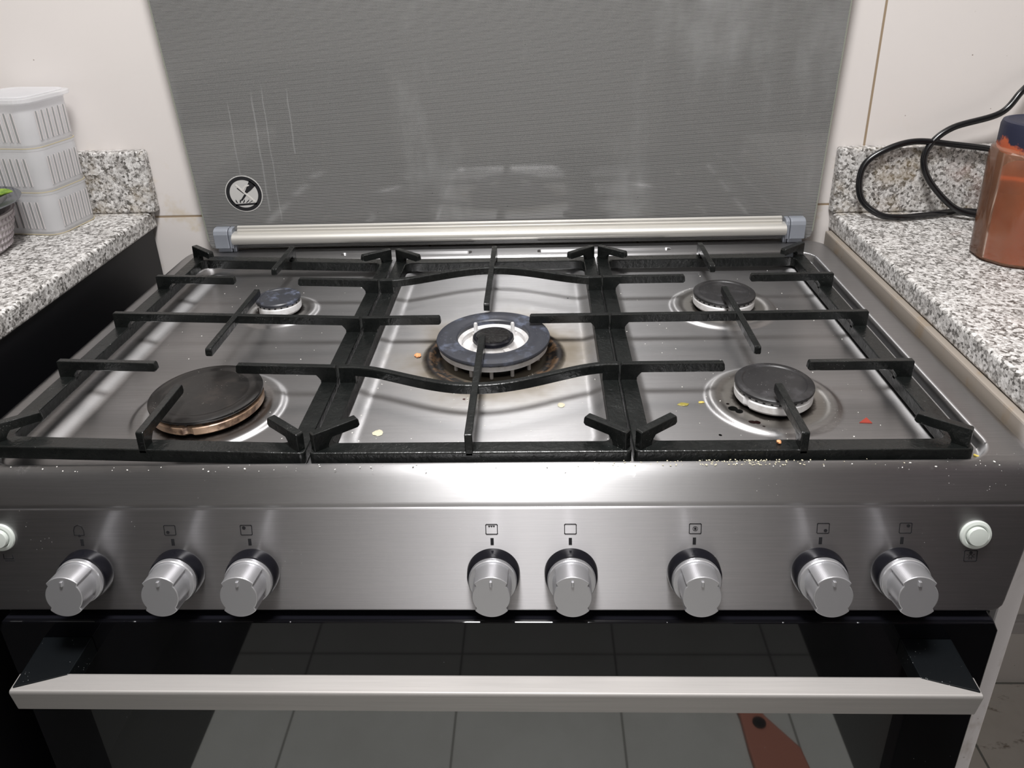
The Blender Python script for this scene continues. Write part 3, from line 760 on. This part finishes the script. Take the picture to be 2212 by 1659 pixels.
def grate(name, cx, W, rowshape, label, loc, rot=0.0):
    """local coords: x about cx, y absolute; built round (cx, .7425, RB_)"""
    g = empty(name, (cx, .7425, RB_), (0, rot, 0)); tag(g, label, 'pan support')
    O = Vector((cx, .7425, RB_)); hw = W/2; y0, y1 = .5225, .9615; rw = .0155
    yF, yM, yB = .640, .7475, .852
    def fin(mb, nm): 
        bmesh.ops.translate(mb.bm, verts=mb.bm.verts, vec=-O); return mb.build(nm, M_iron, parent=g, bevel=.0012, bseg=2)
    b = MB(); x0, x1 = cx-hw, cx+hw
    sec = [(-rw/2, RB_), (rw/2, RB_), (rw/2, RT-.001), (rw/2-.001, RT), (-rw/2+.001, RT), (-rw/2, RT-.001)]
    path = [(x0+rw/2, y0+rw/2), (x1-rw/2, y0+rw/2), (x1-rw/2, y1-rw/2), (x0+rw/2, y1-rw/2)]
    outer = [(x0, y0), (x1, y0), (x1, y1), (x0, y1)]; inner = [(x0+rw, y0+rw), (x1-rw, y0+rw), (x1-rw, y1-rw), (x0+rw, y1-rw)]
    def rnd(rect, r, n=4):
        (xa, ya), (xb, _), (_, yb_), _ = rect[0], rect[1], rect[2], rect[3]
        P = []
        for (qx, qy, s0) in ((xa+r, ya+r, 180), (xb-r, ya+r, 270), (xb-r, yb_-r, 0), (xa+r, yb_-r, 90)):
            for i in range(n+1):
                t = math.radians(s0+90*i/n); P.append((qx+r*math.cos(t), qy+r*math.sin(t)))
        return P
    oo, ii = rnd(outer, .004), rnd(inner, .007); nn = len(oo)
    V = {}
    for nm, pl, z in (('ob', oo, RB_), ('ot', oo, RT), ('ib', ii, RB_), ('it', ii, RT)): V[nm] = [b.bm.verts.new((px, py, z)) for px, py in pl]
    for i in range(nn):
        j = (i+1) % nn
        b.bm.faces.new((V['ob'][i], V['ob'][j], V['ot'][j], V['ot'][i])); b.bm.faces.new((V['ot'][i], V['ot'][j], V['it'][j], V['it'][i]))
        b.bm.faces.new((V['it'][i], V['it'][j], V['ib'][j], V['ib'][i])); b.bm.faces.new((V['ib'][i], V['ib'][j], V['ob'][j], V['ob'][i]))
    fin(b, 'frame')
    for sx in (-1, 1):
        xo = cx+sx*hw
        for yc, sy in ((y0+.004, 1), (y1-.004, -1)):
            b = MB(); bar(b, (xo-sx*.003, yc), (xo-sx*.0365, yc+sy*.026), postA=.013, w=.0072, h=.0090); fin(b, 'corner_finger')
    if rowshape == 'straight':
        for yy in (yF, yB):
            for sx in (-1, 1):
                b = MB(); bar(b, (cx+sx*hw, yy), (cx+sx*.0385, yy), postA=rw); fin(b, 'finger')
        b = MB(); bar(b, (cx-hw, yM), (cx+hw, yM), postA=rw, postC=rw); fin(b, 'crossbar')
        b = MB(); bar(b, (cx, y0), (cx, .6015), postA=.012, w=.0066); fin(b, 'finger')
        b = MB(); bar(b, (cx, y1), (cx, .878), postA=.012, w=.0066); fin(b, 'finger')
        b = MB(); bar(b, (cx, .6675), (cx, .8185), w=.0066, zt=GT+.0002); fin(b, 'finger')
    else:
        for yy, sg in ((yF, -1), (yB, 1)):
            b = MB(); n = 40; path = []
            for i in range(n+1):
                u = -1+2*i/n; k = sstep(1.0, .12, abs(u)) if True else 0
                bulge = .036*(1-abs(u)**2.2) if abs(u) < 1 else 0
                k = .5+.5*math.cos(PI*min(1, abs(u)/.92))
                path.append(Vector((cx+u*(hw-.001), yy+sg*.036*k**.8, GT)))
            b.sweep(path, [(-BW/2-.0006, -.0095), (BW/2+.0006, -.0095), (BW/2+.0004, -.001), (BW/2-.0006, 0), (-BW/2+.0006, 0), (-BW/2-.0004, -.001)])
            for sx in (-1, 1): b.box(min(cx+sx*hw, cx+sx*(hw-rw)), max(cx+sx*hw, cx+sx*(hw-rw)), yy-.0036, yy+.0036, RT-.003, GT-.0002)
            fin(b, 'crossbar')
        for sx in (-1, 1):
            b = MB(); bar(b, (cx+sx*hw, yM), (cx+sx*.0480, yM), postA=rw); fin(b, 'finger')
        b = MB(); bar(b, (cx, y0), (cx, .7030), postA=.012, w=.0066, zt=GT+.0002); fin(b, 'finger')
        b = MB(); bar(b, (cx, y1), (cx, .7760), postA=.012, w=.0066, zt=GT+.0002); fin(b, 'finger')
    for sx in (-1, 1):
        for yy in (y0+.008, y1-.008):
            b = MB(); b.lathe([(0,-.0016),(.004,-.0016),(.0045,.0006),(0,.0006)], 14, Matrix.Translation((cx+sx*(hw-.008), yy, RB_)))
            bmesh.ops.translate(b.bm, verts=b.bm.verts, vec=-O); b.build('rubber_foot', M_black, parent=g)
    return g
gl = grate('cast_iron_grate', -.2810, .2720, 'straight', 'left black cast-iron pan grate, sitting raised along its outer side', None)
rot = math.asin(.010/.272); gl.rotation_euler = (0, rot, 0); gl.location = (-.2810, .7425, RB_+.005)
grate('cast_iron_grate', -.0070, .2680, 'curved', 'middle black cast-iron pan grate with two curved bars around the wok burner', None)
grate('cast_iron_grate', .2655, .2730, 'straight', 'right black cast-iron pan grate with straight middle crossbar', None)

# ------------------------------------------------------------------ worktops, cabinets
def slab(name, x0, x1, y0, y1, z0, z1, label, cat):
    b = MB(); b.box(x0, x1, y0, y1, z0, z1); o = b.build(name, M_granite, bevel=.004, bseg=4); tag(o, label, cat); return o
slab('granite_worktop', .4625, 1.199, .50, YW, .9095, .9365, 'grey speckled granite worktop right of the cooker, under the orange spice jar', 'worktop')
slab('granite_worktop', -1.199, -.5020, .43, YW, .9300, .9555, 'grey speckled granite worktop left of the cooker, under the clear baskets', 'worktop')
slab('granite_splashback', .4585, 1.199, YW-.018, YW-.0005, .9365, 1.0275, 'low granite upstand behind the black cable on the right', 'splashback')
slab('granite_splashback', -1.199, -.4925, YW-.018, YW-.0005, .9555, 1.0445, 'low granite upstand behind the clear plastic baskets on the left', 'splashback')
b = MB(); b.box(-.53, -.5055, .44, 1.035, 0, .9298); o = b.build('cabinet_side_panel', M_cabblack, bevel=.001); tag(o, 'black laminate side panel under the left granite worktop', 'cabinet')
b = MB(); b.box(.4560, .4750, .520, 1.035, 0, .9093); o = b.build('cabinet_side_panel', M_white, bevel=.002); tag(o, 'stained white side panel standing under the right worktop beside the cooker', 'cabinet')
# runs of cabinets either side of the standing space (seen mirrored in the oven glass)
def cabinet(x0, x1, y0, y1, m, label, face):
    r = empty('base_cabinet', ((x0+x1)/2, (y0+y1)/2, 0)); tag(r, label, 'cabinet')
    O = Vector(((x0+x1)/2, (y0+y1)/2, 0)); b = MB(); b.box(x0, x1, y0, y1, 0, .86); bmesh.ops.translate(b.bm, verts=b.bm.verts, vec=-O); b.build('carcass', M_cabdark, r, bevel=.002)
    n = 2; dy = (y1-y0)/n
    for i in range(n):
        fx = x1 if face > 0 else x0
        b = MB(); b.box(min(fx, fx+face*.018), max(fx, fx+face*.018), y0+i*dy+.003, y0+(i+1)*dy-.003, .29, .85); bmesh.ops.translate(b.bm, verts=b.bm.verts, vec=-O); d_ = b.build('door', m, r, bevel=.002)
        b = MB(); xx = fx+face*.018; b.box(min(xx, xx+face*.02), max(xx, xx+face*.02), y0+(i+.5)*dy-.06, y0+(i+.5)*dy+.06, .78, .79); bmesh.ops.translate(b.bm, verts=b.bm.verts, vec=-O); b.build('handle', M_handle, d_)
    b = MB(); b.box(x0-.01, x1+.01, y0, y1, .865, .90); bmesh.ops.translate(b.bm, verts=b.bm.verts, vec=-O); b.build('top', M_cabblack, r, bevel=.002)
cabinet(-1.175, -.566, -1.1, .40, M_cabdark, 'black base cabinet along the left of the standing space', 1)
cabinet(.571, 1.175, -1.1, .15, M_cabmar, 'dark maroon base cabinet along the right of the standing space', -1)

def wallcab(x0, x1, m, label, face):  # added out of view to darken what the steel panel reflects
    r = empty('added_wall_cabinet', ((x0+x1)/2, -.35, 1.42)); tag(r, label, 'cabinet')
    b = MB(); b.box(-(x1-x0)/2, (x1-x0)/2, -.75, .75, 0, .80); b.build('carcass', m, r, bevel=.002)
    for i in range(3):
        xx = face*(x1-x0)/2; y_ = -.75+i*.5
        b = MB(); b.box(min(xx, xx+face*.018), max(xx, xx+face*.018), y_+.003, y_+.497, .003, .797); b.build('door', m, r, bevel=.002)
wallcab(-1.195, -.86, M_cabdark, 'added black wall cabinet high on the left, unseen, darkens the steel reflections', 1)
wallcab(.86, 1.195, M_cabmar, 'added dark maroon wall cabinet high on the right, unseen, darkens the steel reflections', -1)

# ------------------------------------------------------------------ stacked baskets on left worktop
def basket(i, z0, h, grow):
    r = empty('storage_basket', (BQ.x, BQ.y, z0), (0,0,-math.radians(8)))
    W0, D0 = .088+grow, .082+grow*.5
    def outl(wx, dy, rr, n=6):
        P = []
        for (qx, qy, s0) in ((-wx+rr, rr, 180), (-rr, rr, 270), (-rr, dy-rr, 0), (-wx+rr, dy-rr, 90)):
            for k in range(n+1):
                t = math.radians(s0+90*k/n); P.append((qx+rr*math.cos(t), qy+rr*math.sin(t)))
        return P
    b = MB(); rings = []
    for dz, g in ((0, -.0004), (.001, 0), (h-.003, .0004), (h-.0028, .0009), (h, .0009), (h, -.0004), (.004, -.0012), (.003, -.005)):
        P = outl(W0+2*g, D0+2*g, .018)
        rings.append([b.bm.verts.new((x+g, y-g, dz)) for x, y in P])
    n = len(rings[0])
    for a, c in zip(rings, rings[1:]):
        for k in range(n): b.bm.faces.new((a[k], a[(k+1)%n], c[(k+1)%n], c[k]))
    b.bm.faces.new(list(reversed(rings[0]))); b.bm.faces.new(rings[-1])
    b.build('basket_wall', M_frost, r, smooth=True)
    # moulded slots: raised rims with a thin dark opening, front and right-hand walls
    sm = simple('slot_shade_%d' % i, (.30,.31,.31), .6)
    for nm, cnt in (('side', 6), ('front', 7)):
        b = MB(); c = MB()
        for k in range(cnt):
            u = (.016+k*.0098) if nm == 'side' else (-.020-k*.0098)
            za, zb = .009, h-.012
            for q in (-.0022, .0022):
                if nm == 'side': b.tube([(.0006,u+q,za),(.0016,u+q,zb)], .0006, 6)
                else: b.tube([(u+q,-.0006,za),(u+q,-.0016,zb)], .0006, 6)
            if nm == 'side': c.prism([(u-.0009,za),(u+.0009,za),(u+.0009,zb),(u-.0009,zb)], lambda p, v, t: (t+(v/h)*.0012, p, v), .0000, .0006)
            else: c.prism([(u-.0009,za),(u+.0009,za),(u+.0009,zb),(u-.0009,zb)], lambda p, v, t: (p, -t-(v/h)*.0012, v), .0000, .0006)
        b.build(nm+'_slot_rims', M_frostw, r); c.build(nm+'_slots', sm, r)
    b = MB(); b.sweep([Vector((x_, y_, .0005)) for x_, y_ in outl(W0, D0, .018)], [(-.0004,-.0004),(.0010,-.0004),(.0010,.0004),(-.0004,.0004)], closed=True)
    b.build('grimy_seam', simple('seam_grime_%d' % i, (.46,.40,.27), .6), r)
    return r
BQ = Vector((-.5800, .9370))
LB_ = ['bottom clear plastic basket of the stack, standing on the left worktop', 'middle clear plastic basket of the stack of three', 'top clear plastic basket of the stack, under a frosted cover']
zz = .9560
for i in range(3):
    r = basket(i, zz, .0572, .0004*i); tag(r, LB_[i], 'storage basket', 'clear baskets stacked on the left worktop'); zz += .0573
b = MB()
def outl(wx, dy, rr, n=6, ox=0, oy=0):
    P = []
    for (qx, qy, s0) in ((-wx+rr, rr, 180), (-rr, rr, 270), (-rr, dy-rr, 0), (-wx+rr, dy-rr, 90)):
        for k in range(n+1):
            t = math.radians(s0+90*k/n); P.append((qx+rr*math.cos(t)+ox, qy+rr*math.sin(t)+oy))
    return P
b.prism(outl(.100, .096, .02, ox=.0065, oy=-.0065), lambda u, v, t: (u, v, t), 0, .0055); b.prism(outl(.088, .084, .018, ox=.001, oy=-.001), lambda u, v, t: (u, v, t), .0055, .0075)
o = b.build('basket_cover', M_frost, bevel=.0015, loc=(BQ.x, BQ.y, zz)); o.rotation_euler = (0, 0, -math.radians(8)); tag(o, 'frosted plastic cover lying on the top basket', 'lid')

# bowl with colander, green leaf
r = empty('plastic_colander', (-.668, .868, .9557)); tag(r, 'white mesh plastic colander at the left picture edge on the worktop', 'colander')
b = MB(); b.lathe([(0,0),(.050,0),(.056,.004),(.066,.030),(.071,.052),(.073,.052),(.068,.028),(.058,.002),(0,-.0)][:6]+[(.069,.052),(.064,.030),(.054,.006),(0,.004)], 64)
b.build('colander_body', M_frostw, r, smooth=True)
b = MB()
for j in range(5):
    for k in range(64):
        a = 2*PI*(k+.5*(j%2))/64; z = .010+j*.0085; R_ = .0565+(z)*.30
        c_, s_ = math.cos(a), math.sin(a)
        b.prism([(-.0014,z-.0022),(.0014,z-.0022),(.0014,z+.0022),(-.0014,z+.0022)], lambda u, v, t: (c_*t-s_*u, s_*t+c_*u, v), R_, R_+.0016)
b.build('mesh_holes', simple('mesh_shade', (.50,.45,.47), .7), r)
b = MB(); b.lathe([(0,.0),(.045,.0),(.058,.008),(.068,.028),(.083,.031),(.084,.033),(.068,.031),(.056,.011),(.044,.003),(0,.003)], 72)
o = b.build('metal_bowl', M_bowl, smooth=True, loc=(-.668, .868, .9557+.0525)); o.location.z = .9885; tag(o, 'shallow grey metal bowl resting in the white colander', 'bowl')
b = MB()
def leafp(ox, oy, oz, L, wd, yaw, pit, curl):
    n = 14; Rm = Euler((0, 0, yaw)).to_matrix(); rings = []
    for i in range(n+1):
        t = i/n; hw_ = wd*math.sin(PI*min(1, t*.96+.04))**.7; zc = L*t*math.sin(pit)+curl*math.sin(PI*t)
        cen = Vector((L*t*math.cos(pit), 0, zc))
        row = []
        for q in (-1, -.5, 0, .5, 1):
            for s_ in (0,): row.append(Vector((cen.x, q*hw_, cen.z+abs(q)*hw_*.35)))
        rings.append(row)
    top = [[b.bm.verts.new(Rm @ p + Vector((ox, oy, oz))) for p in row] for row in rings]
    bot = [[b.bm.verts.new(Rm @ (p-Vector((0,0,.0012))) + Vector((ox, oy, oz))) for p in row] for row in rings]
    for i in range(n):
        for j in range(4):
            b.bm.faces.new((top[i][j], top[i+1][j], top[i+1][j+1], top[i][j+1])); b.bm.faces.new((bot[i][j+1], bot[i+1][j+1], bot[i+1][j], bot[i][j]))
        b.bm.faces.new((top[i][0], bot[i][0], bot[i+1][0], top[i+1][0])); b.bm.faces.new((top[i+1][4], bot[i+1][4], bot[i][4], top[i][4]))
leafp(-.665, .862, 1.000, .082, .026, .70, .62, .004); leafp(-.655, .850, 1.000, .062, .022, .25, .50, .004); leafp(-.69, .88, 1.000, .08, .024, 1.1, .6, .004); leafp(-.66, .875, .998, .072, .022, .45, .42, .003)
o = b.build('green_vegetable', M_leaf, smooth=True); tag(o, 'bright green leafy vegetable in the grey bowl at the left edge', 'vegetable')

# ------------------------------------------------------------------ spice jar
JX, JY, JZ = .6105, .858, .9368
r = empty('spice_jar', (JX, JY, JZ)); tag(r, 'clear faceted jar of orange spice powder with blue lid on the right worktop', 'jar')
def faceted(prof, seg=10, sub=6, amt=.965):
    b = MB(); n = seg*sub; rings = []
    for R_, z in prof:
        if R_ < 1e-6: rings.append([b.bm.verts.new((0, 0, z))]); continue
        row = []
        for k in range(n):
            ph = (k % sub)/sub-.5 + .5/sub; a = 2*PI*k/n
            f = amt + (1-amt)*(1-(abs(ph)*2)**2) if amt < 1 else 1
            row.append(b.bm.verts.new((R_*f*math.cos(a), R_*f*math.sin(a), z)))
        rings.append(row)
    for a, c in zip(rings, rings[1:]):
        if len(a) == 1:
            for k in range(n): b.bm.faces.new((a[0], c[(k+1)%n], c[k]))
        elif len(c) == 1:
            for k in range(n): b.bm.faces.new((a[k], a[(k+1)%n], c[0]))
        else:
            for k in range(n): b.bm.faces.new((a[k], a[(k+1)%n], c[(k+1)%n], c[k]))
    return b
faceted([(0,0),(.043,0),(.0462,.003),(.0475,.06),(.0488,.122),(.0475,.1285),(.041,.1325),(.0405,.135),(.0385,.135),(.0385,.131),(.0455,.126),(.0462,.12),(.0448,.004),(0,.003)]).build('jar_body', M_jar, r, smooth=True)
bb = faceted([(0,.0042),(.0440,.0042),(.0452,.06),(.0456,.093),(0,.104)])
for v in bb.bm.verts:
    if v.co.z > .085: v.co.z += .010*math.sin(v.co.x*60+1.0)
bb.build('spice_powder', M_powder, r, smooth=True)
bb = MB(); n = 90; pr_ = [(0,.128),(.0425,.128),(.0430,.130),(.0430,.1535),(.0415,.1580),(.037,.1590),(.034,.1575),(0,.1575)]
bb.lathe(pr_, n)
for v in bb.bm.verts:
    rr = v.co.xy.length
    if rr > .0424 and .129 < v.co.z < .155:
        k = round(math.atan2(v.co.y, v.co.x)/(2*PI)*n); f = .985 if k % 2 else 1.0; v.co.x *= f; v.co.y *= f
bb.build('jar_lid', M_jlid, r, smooth=True)

# ------------------------------------------------------------------ cable
path = [(.80,1.035,1.22),(.735,1.035,1.150),(.700,1.033,1.118),(.6764,1.024,1.098),(.6527,1.020,1.0712),(.5972,1.020,1.0544),(.5714,1.018,1.0340),(.5640,1.014,1.0110),(.5760,1.008,.9830),(.6050,.994,.9530),(.6350,.985,.9445),(.6660,.985,.9440),(.7000,.99,.9440),(.720,1.00,.950),(.712,1.012,.985),(.685,1.018,1.0140),(.6573,1.0175,1.0237),(.6021,1.0175,1.0320),(.5528,1.0190,1.0371),(.5182,1.0190,1.0286),(.4908,1.0180,1.0104),(.4830,1.0120,.9850),(.4890,1.0050,.9600),(.5090,.993,.9450),(.5350,.990,.9420),(.575,.998,.9420),(.620,1.010,.9425),(.655,1.003,.9425),(.700,1.003,.9425),(.78,1.0,.9425)]
b = MB(); b.tube(spline(path, 10), .0042, 14)
o = b.build('power_cable', M_cord, smooth=True, auto=False); tag(o, 'black power cable looped over the granite upstand on the right', 'cable')

# ------------------------------------------------------------------ crumbs and scraps
def blob(name, loc, s, mat, label, cat='food scrap', rot=0, group=None):
    b = MB(); bmesh.ops.create_icosphere(b.bm, subdivisions=2, radius=1)
    for v in b.bm.verts:
        k = 1+random.uniform(-.22, .22); v.co = Vector((v.co.x*s[0]*k, v.co.y*s[1]*k, v.co.z*s[2]*k))
    o = b.build(name, mat, smooth=False, loc=(loc[0], loc[1], loc[2]+s[2]*.8)); o.rotation_euler = (0, 0, rot); tag(o, label, cat, group); return o
M_cy = simple('yellow_scrap', (.60,.47,.10), .5); M_cp = simple('pale_peel', (.60,.56,.42), .5); M_cr = simple('red_scrap', (.30,.04,.025), .45); M_co = simple('orange_scrap', (.80,.36,.16), .5); M_cw = simple('white_crumb_mat', (.80,.79,.74), .6)
blob('food_scrap', (-.0795,.7235,.8850), (.0040,.0034,.0022), M_co, 'orange-pink food scrap left of the wok burner')
blob('food_scrap', (.1870,.6235,.8850), (.0052,.0026,.0007), simple('olive_scrap', (.30,.25,.05), .4), 'olive flat food scrap left of the front right burner')
blob('food_scrap', (.2045,.6265,.8850), (.0028,.0016,.0008), M_cy, 'small yellow scrap beside the olive one near the front right burner')
blob('food_scrap', (-.0960,.5805,.8850), (.0042,.0050,.0006), M_cp, 'pale yellow peel flake on the middle tray at its front left', rot=.4)
blob('food_scrap', (.0720,.6240,.8850), (.0034,.0040,.0006), M_cp, 'pale peel flake in front of the wok burner behind the curved bar', rot=.8)
blob('food_scrap', (.2480,.5320,.9052), (.0020,.0020,.0016), M_co, 'orange crumb on the front rail of the right grate')
blob('food_scrap', (-.3440,.5325,.9075), (.0020,.0018,.0012), M_cy, 'yellow crumb on the front rail of the left grate')
blob('food_scrap', (-.3070,.6480,.8850), (.0017,.0017,.0012), M_cy, 'tiny yellow crumb on the tray behind the largest burner')
b = MB(); b.prism([(.3385,.5905),(.3495,.5895),(.3478,.5985)], lambda u, v, t: (u, v, t), .8850, .8857); o = b.build('food_scrap', M_cr); tag(o, 'red triangular chilli flake right of the front right burner', 'food scrap')
b = MB(); b.tube([(.4085,.5330,.8918),(.4110,.5290,.8922),(.4125,.5245,.8930),(.4095,.5215,.8925)], .0009, 8); o = b.build('food_scrap', M_cy); tag(o, 'yellow strand in the front right corner of the hob groove', 'food scrap')
b = MB()
def specks(mb, n, fx, fy, fz, s0, s1):
    for _ in range(n):
        x, y = fx(), fy(); s_ = random.uniform(s0, s1); z = fz(x, y)
        Mx = Matrix.Translation((x, y, z+s_*.4)) @ Euler((0,0,random.uniform(0, PI))).to_matrix().to_4x4() @ Matrix.Diagonal((random.uniform(.7,1.5), random.uniform(.6,1.), .6, 1))
        bmesh.ops.create_icosphere(mb.bm, subdivisions=1, radius=s_, matrix=Mx)
U = random.uniform
specks(b, 90, lambda: U(.14,.39), lambda: U(.55,.95), H, .0003, .0008)
specks(b, 45, lambda: U(-.12,.12), lambda: U(.55,.70), H, .0003, .0009)
specks(b, 40, lambda: U(-.37,-.16), lambda: U(.55,.95), H, .0003, .0007)
specks(b, 60, lambda: U(-.44,.44), lambda: U(.507,.516), lambda x, y: .8985, .0003, .0009)
o = b.build('white_crumbs', M_cw); tag(o, 'scattered tiny white crumbs over the steel hob', 'crumbs', kind='stuff')
b = MB()
specks(b, 140, lambda: random.gauss(.205,.045), lambda: U(.5125,.5185), lambda x, y: .8978 if y < .5145 else .8988, .0003, .0009)
o = b.build('yellow_crumbs', M_cp); tag(o, 'yellowish crumbs along the front edge before the right grate', 'crumbs', kind='stuff')

# unidentified orange shape, built as a flat floor piece mirrored in the oven window
b = MB()
b.prism([(.392,-.09),(.415,-.095),(.445,-.03),(.490,.03),(.500,.11),(.405,.12),(.400,.03),(.400,-.03)], lambda u, v, t: (u, v, t), .002, .016)
o = b.build('orange_shape', simple('orange_matt', (.42,.17,.12), .45), bevel=.004); tag(o, 'unidentified flat orange shape on the floor, mirrored in the oven window', 'orange_shape')
b = MB(); b.lathe([(0,.0165),(.012,.0165),(.012,.017),(0,.017)], 24, Matrix.Translation((.430,-.015,0))); o2 = b.build('dark_disc', M_dark, parent=o)
